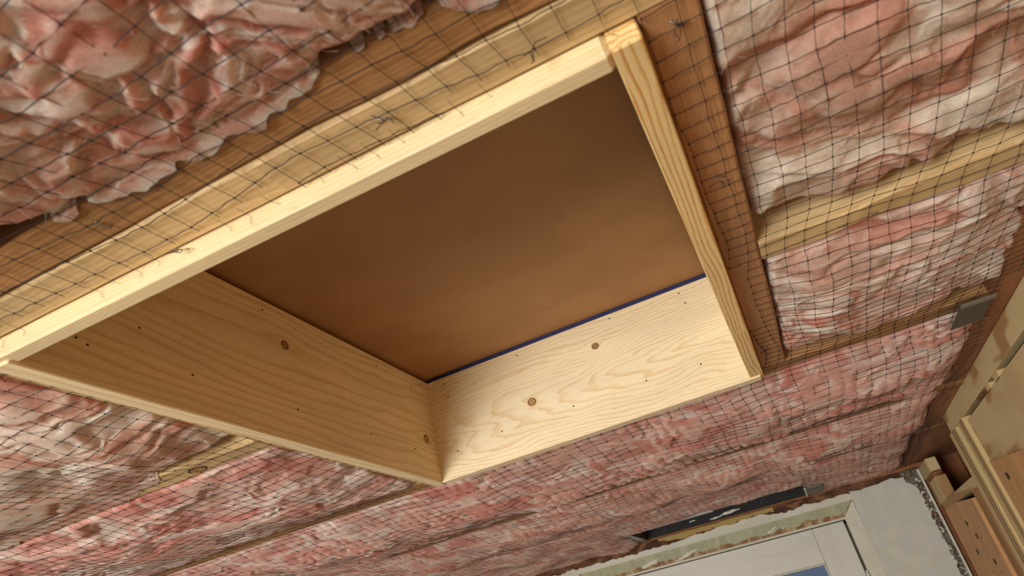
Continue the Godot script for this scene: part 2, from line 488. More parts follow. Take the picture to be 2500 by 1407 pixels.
func build_net() -> void:
	var root := thing("netting", P(-1.5, 4.0, ZJ), "black square-mesh plastic netting stretched under the pink insulation", "netting")
	var base := root.position
	var DX := 0.070
	var DY := 0.066
	var i0 := -118; var i1 := 17         # x lines
	var j0 := 1; var j1 := 131          # y lines
	var grid := {}
	var ok := {}
	for j in range(j0, j1 + 1):
		for i in range(i0, i1 + 1):
			var x := i * DX; var y := j * DY
			var d := net_warp(x, y)
			x += d.x; y += d.y
			var z := net_z(x, y) + n_big.get_noise_2d(x * 9.0, y * 9.0 + 7.0) * 0.003
			grid[Vector2i(i, j)] = Vector3(x, y, z)
			ok[Vector2i(i, j)] = not in_hatch(x, y) and x < 1.2 and y < 8.6 and not (x > -1.9 and x < 0.06 and y > 7.70)
	var knots := SurfaceTool.new()
	knots.begin(Mesh.PRIMITIVE_TRIANGLES)
	for dir in 2:
		var outer := range(j0, j1 + 1) if dir == 0 else range(i0, i1 + 1)
		for a in outer:
			var st := SurfaceTool.new()
			st.begin(Mesh.PRIMITIVE_TRIANGLES)
			var any := false
			var run := PackedVector3Array()
			var inner := range(i0, i1 + 1) if dir == 0 else range(j0, j1 + 1)
			for b in inner:
				var key := Vector2i(b, a) if dir == 0 else Vector2i(a, b)
				var nxt := key + (Vector2i(1, 0) if dir == 0 else Vector2i(0, 1))
				if not ok[key]:
					# a loose cut end where the net stops at the hatch
					continue
				var g: Vector3 = grid[key]
				if run.is_empty(): run.append(P(g.x, g.y, g.z) - base)
				if grid.has(nxt):
					var e: Vector3 = grid[nxt]
					var w := n_edge.get_noise_2d(a * 17.0 + b * 5.3, dir * 40.0) * (0.006 if dir == 0 else 0.002)
					for s in [0.33, 0.67, 1.0]:
						var q: Vector3 = g.lerp(e, s)
						var off: float = w * sin(s * TAU)
						if dir == 0: q.y += off
						else: q.x += off
						if s < 1.0: q.z = lerpf(q.z, net_z(q.x, q.y), 0.7)
						if not ok[nxt] and s > 0.35: break
						run.append(P(q.x, q.y, q.z) - base)
				if not grid.has(nxt) or not ok[nxt]:
					if run.size() > 1:
						tube(st, run, 0.00041 if dir == 0 else 0.00029)
						any = true
					run = PackedVector3Array()
				if dir == 0:
					var c := P(g.x, g.y, g.z) - base
					var r := 0.00125
					for sx in [-1.0, 1.0]:
						for sy in [-1.0, 1.0]:
							for sz in [-1.0, 1.0]:
								tri(knots, c + Vector3(sx * r, 0, 0), c + Vector3(0, sy * r, 0), c + Vector3(0, 0, sz * r), Vector3(sx, sy, sz).normalized())
			if any:
				piece("strand", st.commit(), M.net, base, root)
	for i in 27:
		if rng.randf() < 0.6: continue
		var x := -1.83 + i * 0.0702 + rng.randf_range(-0.01, 0.01)
		var st := SurfaceTool.new()
		st.begin(Mesh.PRIMITIVE_TRIANGLES)
		var dx := rng.randf_range(0.0, 0.02); var dz := rng.randf_range(0.004, 0.03)
		tube(st, PackedVector3Array([P(x - 0.004, 0.96, ZJ - 0.009) - base, P(x, 0.992, ZJ - 0.010) - base, P(x + dx * 0.3, 0.9995, ZJ - 0.013) - base, P(x + dx, 0.9985, ZJ - 0.012 - dz) - base]), 0.00018)
		piece("loose_end", st.commit(), M.net, base, root)
	for q in [[-0.489, 0.9308, 1.042], [0.1298, 1.0585, 1.042], [-1.9425, 1.1162, 1.042], [0.114, 1.6655, 1.042], [-0.1453, 0.9373, 1.042], [-1.12, 0.985, 1.035], [0.10, 3.2, 1.042]]:
		var st := SurfaceTool.new()
		st.begin(Mesh.PRIMITIVE_TRIANGLES)
		for k in 4:
			var ps := PackedVector3Array()
			var c := P(q[0], q[1], q[2] - 0.004) - base
			var v := Vector3(rng.randf_range(-1, 1), rng.randf_range(-0.6, 0.1), rng.randf_range(-1, 1)).normalized()
			for m in 7:
				ps.append(c)
				c += v * 0.0019
				v = (v + Vector3(rng.randf_range(-1, 1), rng.randf_range(-0.5, 0.3), rng.randf_range(-1, 1)) * 0.8).normalized()
			tube(st, ps, 0.0004)
		piece("bunched_knot", st.commit(), M.net, base, root)
	var kn := piece("knots", knots.commit(), M.net, base, root)
	tag(kn, "tiny knots where the net strands cross", "", "", "stuff")

# grid lines: fine inside [a, b], coarse outside
func lines(lo: float, hi: float, a: float, b: float, fine: float, coarse: float) -> PackedFloat32Array:
	var out := PackedFloat32Array()
	var t := lo
	while t < hi:
		out.append(t)
		t += fine if (t >= a and t < b) else coarse
	out.append(hi)
	return out

func soft_abs(v: float) -> float:
	return sqrt(v * v + 0.006) - 0.05

func batt(o: Dictionary) -> void:
	var xs: PackedFloat32Array = o.xs
	var ys: PackedFloat32Array = o.ys
	var nx := xs.size(); var ny := ys.size()
	var x0 := xs[0]; var x1 := xs[nx - 1]; var y0 := ys[0]; var y1 := ys[ny - 1]
	var amp: float = o.amp
	var gap: float = o.gap
	var cf: float = o.get("cf", 5.0)
	var quilt: float = o.get("quilt", 0.0)
	var fold: float = o.get("fold", 0.4)
	var rag: Array = o.get("rag", [0.02, 0.02, 0.02, 0.02])   # x0, x1, y0, y1 edges
	var pinkness: float = o.get("pink", 0.5)
	var sd: float = o.get("seed", 0.0)
	var longer: float = o.get("long", 1.0)
	var b2w: float = o.get("b2", 0.42)
	var edge_w: float = o.get("edge_w", 0.12)
	var under: float = o.get("under", 99.0)
	var poke: float = o.get("poke", 0.012)
	var centre := P((x0 + x1) / 2, (y0 + y1) / 2, ZJ)
	var verts := PackedVector3Array(); var cols := PackedColorArray()
	verts.resize(nx * ny); cols.resize(nx * ny)
	var tint: float = o.get("tint", 0.5)                     # 0 tan-pink, 1 rose-pink
	var white := Color(0.89, 0.755, 0.63).lerp(Color(0.90, 0.72, 0.645), tint)
	var pink := Color(0.76, 0.46, 0.34).lerp(Color(0.75, 0.395, 0.34), tint)
	var rose := Color(0.66, 0.265, 0.185).lerp(Color(0.66, 0.22, 0.19), tint)
	var tanc := Color(0.68, 0.51, 0.39)
	for j in ny:
		for i in nx:
			var x := xs[i]; var y := ys[j]
			# ragged outline
			var ex0 := x - x0; var ex1 := x1 - x; var ey0 := y - y0; var ey1 := y1 - y
			var jx := 0.0; var jy := 0.0
			var R0 := n_edge.get_noise_2d(y * 40.0 + sd, 3.0) + 0.25 * n_edge.get_noise_2d(y * 150.0 + sd, 13.0)
			var R1 := n_edge.get_noise_2d(y * 40.0 + sd, 23.0) + 0.25 * n_edge.get_noise_2d(y * 150.0 + sd, 33.0)
			var R2 := n_edge.get_noise_2d(x * 40.0 + sd, 43.0) + 0.25 * n_edge.get_noise_2d(x * 150.0 + sd, 53.0)
			var R3 := n_edge.get_noise_2d(x * 40.0 + sd, 63.0) + 0.25 * n_edge.get_noise_2d(x * 150.0 + sd, 73.0)
			if ex0 < 0.12: jx += R0 * rag[0] * (1.0 - ex0 / 0.12)
			if ex1 < 0.12: jx += R1 * rag[1] * (1.0 - ex1 / 0.12)
			if ey0 < 0.12: jy += R2 * rag[2] * (1.0 - ey0 / 0.12)
			if ey1 < edge_w: jy += (R3 + 0.8 * n_edge.get_noise_2d(x * 14.0 + sd, 83.0)) * rag[3] * (1.0 - ey1 / edge_w)
			if o.has("slot") and y > 7.2:     # stops short of the duct
				var k := smoothstep(-1.98, -1.9, x) * (1.0 - smoothstep(0.04, 0.1, x))
				jy -= k * (y - 7.2) / (y1 - 7.2) * (y1 - 7.72)
			if o.has("creep"):
				jy += o.creep * smoothstep(-2.25, -2.9, x) * smoothstep(y1 - 0.5, y1, y)
			var px := x + jx; var py := y + jy
			var wx := n_fold.get_noise_2d(px * 2.2 + sd, py * 2.2) * 0.22
			var wy := n_fold.get_noise_2d(px * 2.2, py * 2.2 + sd + 50.0) * 0.22
			var qx := (px + wx); var qy := (py + wy)
			# puffs (rounded lobes with creases between) and long folds
			var b1 := soft_abs(n_clump.get_noise_2d(qx * cf + sd, qy * cf))
			var b2 := soft_abs(n_clump.get_noise_2d(qx * cf * 2.6 + sd + 100.0, qy * cf * 2.6))
			var f1 := soft_abs(n_clump.get_noise_2d((qx * 0.9 + qy * 0.35) * cf * 0.6 * longer + sd + 200.0, (qy * 0.95 - qx * 0.4) * cf * 1.8))
			var lo := n_big.get_noise_2d(px * 2.5 + sd, py * 2.5 + 33.0)
			var down := amp * ((1.0 - fold) * (b1 * 1.3) + fold * (f1 * 1.3) + b2 * b2w + lo * 0.5)
			down += n_fine.get_noise_2d(px * 46.0, py * 46.0) * 0.0025 + n_fine.get_noise_2d(px * 130.0, py * 130.0) * 0.0015
			var above := gap - down
			if above < 0.006: above = 0.006 - (1.0 - exp(-(0.006 - above) / poke)) * poke
			if quilt > 0.0:
				var d := net_warp(px, py)
				var cu := (px - d.x) / 0.070; var cv := (py - d.y) / 0.066
				above -= quilt * pow(absf(sin(PI * cu)), 0.8) * (0.45 + 0.55 * pow(absf(sin(PI * cv)), 0.6)) * clampf(0.3 + 2.2 * n_clump.get_noise_2d(px * 1.9, py * 1.9 + 9.0), 0.0, 1.6)
			var z := net_z(px, py) + above
			# rolled edges
			var e := minf(minf(ex0, ex1), minf(ey0, ey1))
			var roll: float = o.get("roll", 0.05)
			if e < roll:
				var t := 1.0 - e / roll
				z += (1.0 - sqrt(maxf(0.0, 1.0 - t * t))) * 0.09
			if e <= 0.0001: z += 0.10
			if py > under: z = minf(z, ZJ - 0.004)
			var hx := n_clump.get_noise_2d(px * 7.0 + 300.0 + sd, py * 7.0) * 0.018
			var hy := n_clump.get_noise_2d(px * 7.0, py * 7.0 + 300.0 + sd) * 0.018
			if e < 0.1:
				hx *= e / 0.1; hy *= e / 0.1
			verts[j * nx + i] = P(px + hx, py + hy, z) - centre
			var sx := (qx * 0.9 + qy * 0.35) * cf * 0.9 * longer; var sy := (qy * 0.95 - qx * 0.4) * cf * 2.0
			var c1 := n_col.get_noise_2d(sx + sd * 3.0, sy) + 0.22 * n_col.get_noise_2d(px * 24.0 + sd, py * 34.0) + 0.30 * n_col.get_noise_2d(sx * 2.2 + sd, sy * 4.5 + 11.0)
			var c2 := n_col.get_noise_2d(sx * 0.45 + 70.0 + sd, sy * 0.5)
			var col := white.lerp(pink, clampf(pinkness + 1.35 * c1, 0.0, 1.0))
			col = col.lerp(rose, smoothstep(0.0, 0.7, c2 + 0.6 * c1) * 0.7)
			col = col.lerp(tanc, clampf(0.35 + 1.2 * n_col.get_noise_2d(px * 1.7 - 40.0, py * 1.7 + sd), 0.0, 0.6) * (0.55 - 0.45 * tint))
			cols[j * nx + i] = col
	var idx := PackedInt32Array()
	for j in ny - 1:
		for i in nx - 1:
			var a := j * nx + i
			idx.append_array([a, a + 1, a + nx + 1, a, a + nx + 1, a + nx])
	# smooth normals
	var nor := PackedVector3Array()
	nor.resize(nx * ny)
	for j in ny:
		for i in nx:
			var a := verts[j * nx + mini(i + 1, nx - 1)] - verts[j * nx + maxi(i - 1, 0)]
			var b := verts[mini(j + 1, ny - 1) * nx + i] - verts[maxi(j - 1, 0) * nx + i]
			var n := a.cross(b)
			if n.y > 0.0: n = -n
			nor[j * nx + i] = n.normalized() if n.length() > 0.0 else Vector3.DOWN
	# closed top so that the batt has a body
	var top := (ZJ + 0.30 - ZJ) * S
	var base_i := verts.size()
	for q in [[0, 0], [nx - 1, 0], [nx - 1, ny - 1], [0, ny - 1]]:
		var v := verts[q[1] * nx + q[0]]
		verts.append(Vector3(v.x, top, maxf(v.z, P(0, minf(under, 50.0), 0).z - centre.z))); nor.append(Vector3.UP); cols.append(pink)
	idx.append_array([base_i, base_i + 2, base_i + 1, base_i, base_i + 3, base_i + 2])
	var arr := []
	arr.resize(Mesh.ARRAY_MAX)
	arr[Mesh.ARRAY_VERTEX] = verts; arr[Mesh.ARRAY_NORMAL] = nor; arr[Mesh.ARRAY_COLOR] = cols; arr[Mesh.ARRAY_INDEX] = idx
	var m := ArrayMesh.new()
	m.add_surface_from_arrays(Mesh.PRIMITIVE_TRIANGLES, arr)
	var node := piece("insulation_batt", m, M.wool, centre)
	tag(node, o.label, "insulation", "pink glass wool batts between the joists")
	# loose fibres standing off the surface
	var st := SurfaceTool.new()
	st.begin(Mesh.PRIMITIVE_TRIANGLES)
	var fx: Array = o.get("fuzz", [x0, x1, y0, y1])
	for q in o.get("fibres", 350):
		var i := 2 + rng.randi() % (nx - 4); var j := 2 + rng.randi() % (ny - 4)
		if xs[i] < fx[0] or xs[i] > fx[1] or ys[j] < fx[2] or ys[j] > fx[3]: continue
		var p := verts[j * nx + i]; var n := nor[j * nx + i]
		var d := (n * 0.35 + Vector3(rng.randf_range(-1, 1), rng.randf_range(-0.4, 0.2), rng.randf_range(-1, 1))).normalized()
		var bend := Vector3(rng.randf_range(-1, 1), rng.randf_range(-0.7, 0.3), rng.randf_range(-1, 1)) * 0.5
		var ps := PackedVector3Array([p])
		var stp := rng.randf_range(0.0015, 0.0045)
		for k in 4:
			p += d * stp
			d = (d + bend * 0.5).normalized()
			ps.append(p)
		tube(st, ps, 0.00007)
	var fb := piece("loose_fibres", st.commit(), M.fibre, centre, node)
	tag(fb, "wispy pale fibres", "", "", "stuff")

# ------------------------------------------------------------------ the scene
func _ready() -> void:
	rng.seed = 20240
	for q in [[n_big, 1, 1.0, 2], [n_clump, 2, 1.0, 2], [n_fold, 3, 1.0, 2], [n_fine, 4, 1.0, 2], [n_col, 5, 1.0, 2], [n_edge, 6, 0.1, 2]]:
		var n: FastNoiseLite = q[0]
		n.seed = q[1]; n.frequency = q[2]; n.fractal_octaves = q[3]
		n.noise_type = FastNoiseLite.TYPE_SIMPLEX_SMOOTH

	# camera
	var cam := Camera3D.new()
	cam.name = "Camera"
	add_child(cam)
	cam.transform = Transform3D(Basis(Vector3(0.89007746, -0.20263614, -0.40828999), Vector3(0.36681536, 0.85015927, 0.37772439), Vector3(0.27057091, -0.485971, 0.83103765)), Vector3(0, EYE, 0))
	cam.fov = 46.4776
	cam.near = 0.02
	cam.current = true
	var lens := CameraAttributesPhysical.new()      # small phone lens: the nearest wool is a little soft
	lens.frustum_focal_length = 27.94
	lens.exposure_aperture = 11.0
	lens.frustum_focus_distance = 1.05
	cam.attributes = lens
	cam.fov = 46.4776

	# dusk outside the door glass
	var env := Environment.new()
	env.background_mode = Environment.BG_COLOR
	env.background_color = Color(0.27, 0.35, 0.48)
	env.background_energy_multiplier = 0.8
	env.ambient_light_source = Environment.AMBIENT_SOURCE_DISABLED
	env.tonemap_mode = Environment.TONE_MAPPER_LINEAR
	env.tonemap_exposure = 1.0
	env.sdfgi_enabled = true; env.ssao_enabled = true; env.ssil_enabled = true
	var we := WorldEnvironment.new()
	we.name = "WorldEnvironment"
	we.environment = env
	add_child(we)

	make_materials()
	build_lamp()
	build_room()
	build_timber()
	build_hatch()
	build_front_wall()
	build_right_wall()
	build_batts()
	build_net()
	build_small()

# LED panel of a work light standing behind the lens, out of frame
func build_lamp() -> void:
	var at := Vector3(-1.4, 1.2, 2.4)
	var aim := P(-0.9, 3.0, 1.1)
	var root := thing("work_light", Vector3(at.x, 0, at.z), "work light with a square glowing panel on a tripod behind the camera", "work light")
	piece("pole", disc_mesh(0.012, 1.3), M.screw, Vector3(at.x, 0.65, at.z), root)
	for k in 3:
		var st := SurfaceTool.new()
		st.begin(Mesh.PRIMITIVE_TRIANGLES)
		var a := TAU * k / 3.0
		tube(st, PackedVector3Array([Vector3(0, 0.55, 0), Vector3(cos(a) * 0.35, 0.012, sin(a) * 0.35)]), 0.009, 8)
		piece("leg", st.commit(), M.screw, root.position, root)
	var head := piece("lamp_head", cbox(Vector3(1.24, 1.04, 0.05), 0.006), M.screw, at, root)
	head.basis = Basis.looking_at(aim - at)
	var glow := StandardMaterial3D.new()
	glow.albedo_color = Color(0.9, 0.9, 0.88)
	glow.emission_enabled = true
	glow.emission = Color(1.0, 0.995, 0.98)
	glow.emission_energy_multiplier = 2.0
	var pane := piece("diffuser", cbox(Vector3(1.20, 1.0, 0.006), 0.002), glow, at, root)
	pane.basis = head.basis
	pane.position += head.basis * Vector3(0, 0, -0.028)
	var l := AreaLight3D.new()
	l.name = "panel_light"
	l.area_size = Vector2(1.20, 1.0)
	l.light_energy = 11.8
	l.light_color = Color(1.0, 0.995, 0.98)
	l.area_range = 12.0
	l.shadow_enabled = true
	root.add_child(l)
	l.basis = head.basis
	l.position = pane.position + head.basis * Vector3(0, 0, -0.006)

func build_room() -> void:
	# room shell, with thickness; x -2.6..0.42, z (Godot) -2.78..1.9
	var fl := piece("floor", cbox(Vector3(3.5, 0.1, 6.4), 0.0), M.floor, Vector3(-1.0, -0.05, 0.3))
	tag(fl, "pale grey concrete basement floor below the view", "", "", "structure")
	var ce := piece("ceiling", cbox(Vector3(3.5, 0.03, 6.4), 0.0), M.sub, Vector3(-1.0, EYE + 1.78 * S + 0.015, 0.3))
	tag(ce, "brown board subfloor resting on the joists above the insulation", "", "", "structure")
	var wl := piece("wall_left", cbox(Vector3(0.1, 2.5, 6.4), 0.0), M.plaster, Vector3(-2.75, 1.2, 0.3))
	tag(wl, "pale plastered side wall left of the view", "", "", "structure")
	var wb := piece("wall_back", cbox(Vector3(3.5, 2.5, 0.1), 0.0), M.plaster, Vector3(-1.0, 1.2, 3.4))
	tag(wb, "pale plastered wall behind the camera", "", "", "structure")

func build_timber() -> void:
	var zt := 1.78
	var j: MeshInstance3D
	j = timber("ceiling_joist", -8.3, 1.3, 0.76, 0.878, ZJ + 0.004, zt, M.old, null, false, 0.006)
	tag(j, "dark weathered old joist with torn grain beside the pale sistered joist", "joist", "ceiling joists")
	j = timber("ceiling_joist", -8.3, 1.3, 0.882, 1.0, ZJ, zt, M.tan, null, false, 0.0015)
	tag(j, "pale newer joist along the near edge of the hatch frame", "joist", "ceiling joists")
	j = timber("ceiling_joist", 0.181, 1.3, 2.15, 2.28, ZJ, zt, M.tan, null, false, 0.007)
	tag(j, "cut yellowish joist butting into the trimmer right of the hatch", "joist", "ceiling joists")
	j = timber("ceiling_joist", -8.3, -1.98, 2.15, 2.28, ZJ, zt, M.tan, null, false, 0.004)
	tag(j, "cut joist with a ringed knot left of the hatch", "joist", "ceiling joists")
	var kd := piece("knot_ring", disc_mesh(0.011, 0.0012), M.nail, P(-2.36, 2.225, ZJ - 0.0005), j)
	kd.scale = Vector3(1.5, 1, 0.9)
	var kc := piece("knot", disc_mesh(0.0095, 0.0012), M.old, P(-2.355, 2.225, ZJ - 0.002), j)
	kc.scale = Vector3(1.45, 1, 0.85)
	j = timber("ceiling_joist", -8.3, 1.3, 3.50, 3.63, ZJ, zt, M.old, null, false, 0.004)
	tag(j, "brown joist along the far edge of the hatch frame", "joist", "ceiling joists")
	j = timber("ceiling_joist", -8.3, 1.3, 5.17, 5.30, ZJ, zt, M.old, null, false, 0.004)
	tag(j, "brown joist in the groove between the two far bulging batts", "joist", "ceiling joists")
	j = timber("ceiling_joist", -8.3, 1.3, 6.65, 6.78, ZJ, zt, M.old, null, false, 0.004)
	tag(j, "brown joist nearly hidden by wool, second before the door wall", "joist", "ceiling joists")
	j = timber("ceiling_joist", 0.056, 0.180, 1.0, 3.50, ZJ, zt, M.fir, null, true, 0.002)
	tag(j, "reddish fir trimmer under netting along the right side of the hatch", "joist", "ceiling joists")
	j = timber("ceiling_joist", -1.978, -1.855, 1.0, 3.50, ZJ, zt, M.tan, null, true, 0.002)
	tag(j, "dull trimmer strip along the left side of the hatch frame", "joist", "ceiling joists")
	var p := timber("wall_plate", 1.12, 1.80, -1.0, 8.7, ZJ, ZJ + 0.12, M.rust, null, true, 0.003)
	tag(p, "reddish brown timber plate along the top of the plywood wall", "plate")

func build_hatch() -> void:
	var z0 := 1.0; var z1 := 1.595
	var root := thing("access_hatch", P(-0.9, 2.24, 1.0), "new pale pine board frame lining the rectangular ceiling hatch", "hatch frame")
	var b: MeshInstance3D
	# far board, its face towards the lens carries the cathedral grain
	b = piece("frame_board", cbox(Vector3(1.8387 * S, 0.6129 * S, 0.068 * S), 0.0012, 0, Vector2(1.0 / 0.57, 1.0 / 0.19), Vector2(0.5, 0.5 - 0.74)), M.far, P(-0.8807, 3.454, 1.3065 - 0.009), root)
	tag(b, "brightly lit board with swirling grain and round knots")
	var far := b
	b = piece("frame_board", cbox(Vector3(0.068 * S, 0.6129 * S, 2.4516 * S), 0.0012, 2, Vector2(1.0 / 0.76, 1.0 / 0.19), Vector2(0.5, 0.5)), M.leftb, P(-1.819, 2.2558, 1.2975), root)
	tag(b, "shadowed board with long flowing grain and two knots")
	var left := b
	b = ubox("frame_board", -0.014, 0.053, 0.945 + 0.06, 3.49, z0, 1.58, M.stripe, root, 2, 0.0012, Vector2(1.25, 16.7), Vector2(0.2, 0.1))
	tag(b, "board edge with bold wavy orange grain stripes")
	b = ubox("frame_board", -1.85, -0.0145, 1.003, 1.066, z0, 1.58, M.pine, root, 0, 0.0035, Vector2(0.8, 4.0), Vector2(0.3, 0.2))
	tag(b, "near board with a shiny straight-grained face")
	# blunt nail heads
	var nm := disc_mesh(0.0011, 0.001)
	for q in [[-0.192, 1.567], [-0.177, 1.501], [-0.595, 1.575], [-1.18, 1.565], [-1.678, 1.561], [-1.662, 1.473], [-1.658, 1.136], [-1.367, 1.159], [-0.928, 1.162], [-0.507, 1.162], [-0.214, 1.149]]:
		var n := piece("nail_head", nm, M.nail, P(q[0], 3.4195, q[1]), far)
		n.rotation = Vector3(PI / 2, 0, 0); n.scale = Vector3(1.5, 1, 0.9)
	for q in [[2.01, 1.552], [1.65, 1.136], [2.869, 1.552], [3.209, 1.519], [3.326, 1.565], [2.21, 1.14], [2.749, 1.141], [3.164, 1.142], [1.422, 1.243], [1.248, 1.119], [1.209, 1.13]]:
		var n := piece("nail_head", nm, M.nail, P(-1.7845, q[0], q[1]), left)
		n.rotation = Vector3(0, 0, PI / 2); n.scale = Vector3(1, 1, 1.5)
	var spl := SurfaceTool.new()
	spl.begin(Mesh.PRIMITIVE_TRIANGLES)
	for i in 130:
		var yy := 1.05 + rng.randf() * 2.4
		var c := P(-1.822 + rng.randf_range(-0.008, 0.012), yy, 0.9985) - left.position - root.position
		var r := rng.randf_range(0.0004, 0.0011)
		for sx in [-1.0, 1.0]:
			for sz in [-1.0, 1.0]:
				tri(spl, c + Vector3(sx * r, 0.0004, 0), c + Vector3(0, -r * 0.8, 0), c + Vector3(0, 0.0004, sz * r * 1.6), Vector3(sx, -1, sz).normalized())
	tag(piece("splinters", spl.commit(), M.pine, left.position + root.position, left), "torn pale fibres along the sawn edge", "", "", "stuff")
	# blue sealing strip on top of the far board
	var seal := ubox("sealing_strip", -1.78, -0.02, 3.421, 3.45, 1.606, 1.626, M.blue, root, 0, 0.001)
	tag(seal, "dark blue foam sealing strip")
	var lid := thing("fibreboard_sheet", P(-0.895, 2.26, 1.61), "plain brown fibreboard lid lying on top of the hatch frame", "hatch lid")
	var st := cbox(Vector3(1.87 * S, 0.012, 2.48 * S), 0.0, 2, Vector2.ONE)
	var lp := piece("panel", st, M.lid, P(-0.895, 2.26, 1.627) + Vector3(0, 0.006, 0), lid)
	lp.mesh = lid_mesh()

func lid_mesh() -> ArrayMesh:
	var st := SurfaceTool.new()
	st.begin(Mesh.PRIMITIVE_TRIANGLES)
	var hx := 1.87 * S / 2; var hz := 2.48 * S / 2; var t := 0.006
	var q := [Vector3(-hx, -t, hz), Vector3(hx, -t, hz), Vector3(hx, -t, -hz), Vector3(-hx, -t, -hz)]
	var u := [Vector2(0, 0), Vector2(1, 0), Vector2(1, 1), Vector2(0, 1)]
	var up := Vector3(0, 2 * t, 0)
	tri(st, q[0], q[1], q[2], Vector3.DOWN, u[0], u[1], u[2])
	tri(st, q[0], q[2], q[3], Vector3.DOWN, u[0], u[2], u[3])
	tri(st, q[0] + up, q[1] + up, q[2] + up, Vector3.UP, u[0], u[1], u[2])
	tri(st, q[0] + up, q[2] + up, q[3] + up, Vector3.UP, u[0], u[2], u[3])
	for i in 4:
		var a: Vector3 = q[i]; var b: Vector3 = q[(i + 1) % 4]
		var n := (a + b); n.y = 0; n = n.normalized()
		tri(st, a, b, b + up, n, u[i], u[(i + 1) % 4], u[(i + 1) % 4])
		tri(st, a, b + up, a + up, n, u[i], u[(i + 1) % 4], u[i])
	return st.commit()

const WY := 8.677
const FLOOR_Z := -5.871

func build_front_wall() -> void:
	var wall := thing("wall_front", P(-2.0, WY, FLOOR_Z), "scratched off-white plaster wall with the painted door", "")
	wall.remove_meta("category")
	tag(wall, "", "", "", "structure")
	# masonry behind the plaster, round the door opening
	ubox("wall_core", 0.36, 1.95, WY + 0.05, WY + 0.45, FLOOR_Z, 1.7, M.rust, wall, 0, 0.0)
	ubox("wall_core", -9.0, -2.7, WY + 0.05, WY + 0.45, FLOOR_Z, 1.7, M.rust, wall, 0, 0.0)
	ubox("wall_core", -2.7, 0.36, WY + 0.05, WY + 0.45, 0.72, 1.7, M.rust, wall, 0, 0.0)
	# plaster to the right of the door, ragged along its top and its right edge
	var pts := PackedVector2Array()
	pts.append(Vector2(0.49, FLOOR_Z)); pts.append(Vector2(0.49, 0.868))
	var top := ragged(0.49, 1.0, 0.952, 0.02, 0.012, 5.0)
	pts.append_array(top)
	for i in 60:
		var t := float(i) / 59.0
		var z := lerpf(0.945, -0.6, t)
		pts.append(Vector2(lerpf(1.06, 1.165, smoothstep(0.0, 0.12, t)) + 0.02 * n_edge.get_noise_1d(z * 120.0), z))
	pts.append(Vector2(1.17, -0.7)); pts.append(Vector2(1.2, FLOOR_Z))
	wall_poly("plaster", pts, WY + 0.05, 0.05 * S, M.plaster, wall)
	# thin strip of plaster over the casing
	pts = PackedVector2Array([Vector2(-9.0, 0.862), Vector2(0.49, 0.862)])
	var rg := ragged(0.49, -3.2, 0.935, 0.03, 0.02, 8.0)
	for i in rg.size():
		var x := rg[i].x
		pts.append(rg[i] + Vector2(0, -0.035 * smoothstep(-1.0, -2.0, x) + 0.02 * smoothstep(-0.1, -0.7, x)))
	pts.append(Vector2(-9.0, 0.905))
	wall_poly("plaster", pts, WY + 0.05, 0.05 * S, M.white, wall)
	pts = PackedVector2Array([Vector2(-9.0, FLOOR_Z), Vector2(-2.85, FLOOR_Z), Vector2(-2.85, 0.862), Vector2(-9.0, 0.862)])
	wall_poly("plaster", pts, WY + 0.05, 0.05 * S, M.plaster, wall)
	# crumbling edge where the plaster breaks off along the corner: grit and a bead
	for i in 150:
		var z := lerpf(0.98, -0.3, rng.randf())
		var x := 1.19 + rng.randf_range(-0.035, 0.03) - (0.1 * rng.randf() if z > 0.9 else 0.0)
		var s := rng.randf_range(0.005, 0.013)
		var g := ubox("plaster_crumb", x - s, x + s, WY - 0.004 - s, WY + 0.05, z - s * 1.3, z + s * 1.3, [M.grey, M.roughwood, M.white, M.crumb, M.crumb][i % 5], wall, 0, 0.0015)
		g.rotation = Vector3(0, 0, rng.randf() * 3.0)
	ubox("mortar_bed", 1.05, 1.25, WY + 0.01, WY + 0.06, FLOOR_Z, 1.0, M.crumb, wall, 1, 0.0)
	var bead := ubox("corner_bead", 1.222, 1.246, WY - 0.02, WY + 0.05, -1.5, 0.985, M.white, wall, 1, 0.001)
	tag(bead, "thin pale corner bead")
	# rough timber lintel showing over the plaster
	var lin := timber("lintel", -9.0, 1.24, WY + 0.035, WY + 0.3, 0.872, 1.02, M.roughwood, wall, false, 0.01)
	tag(lin, "rough dark timber above the plaster edge")
	build_door()
	build_duct()

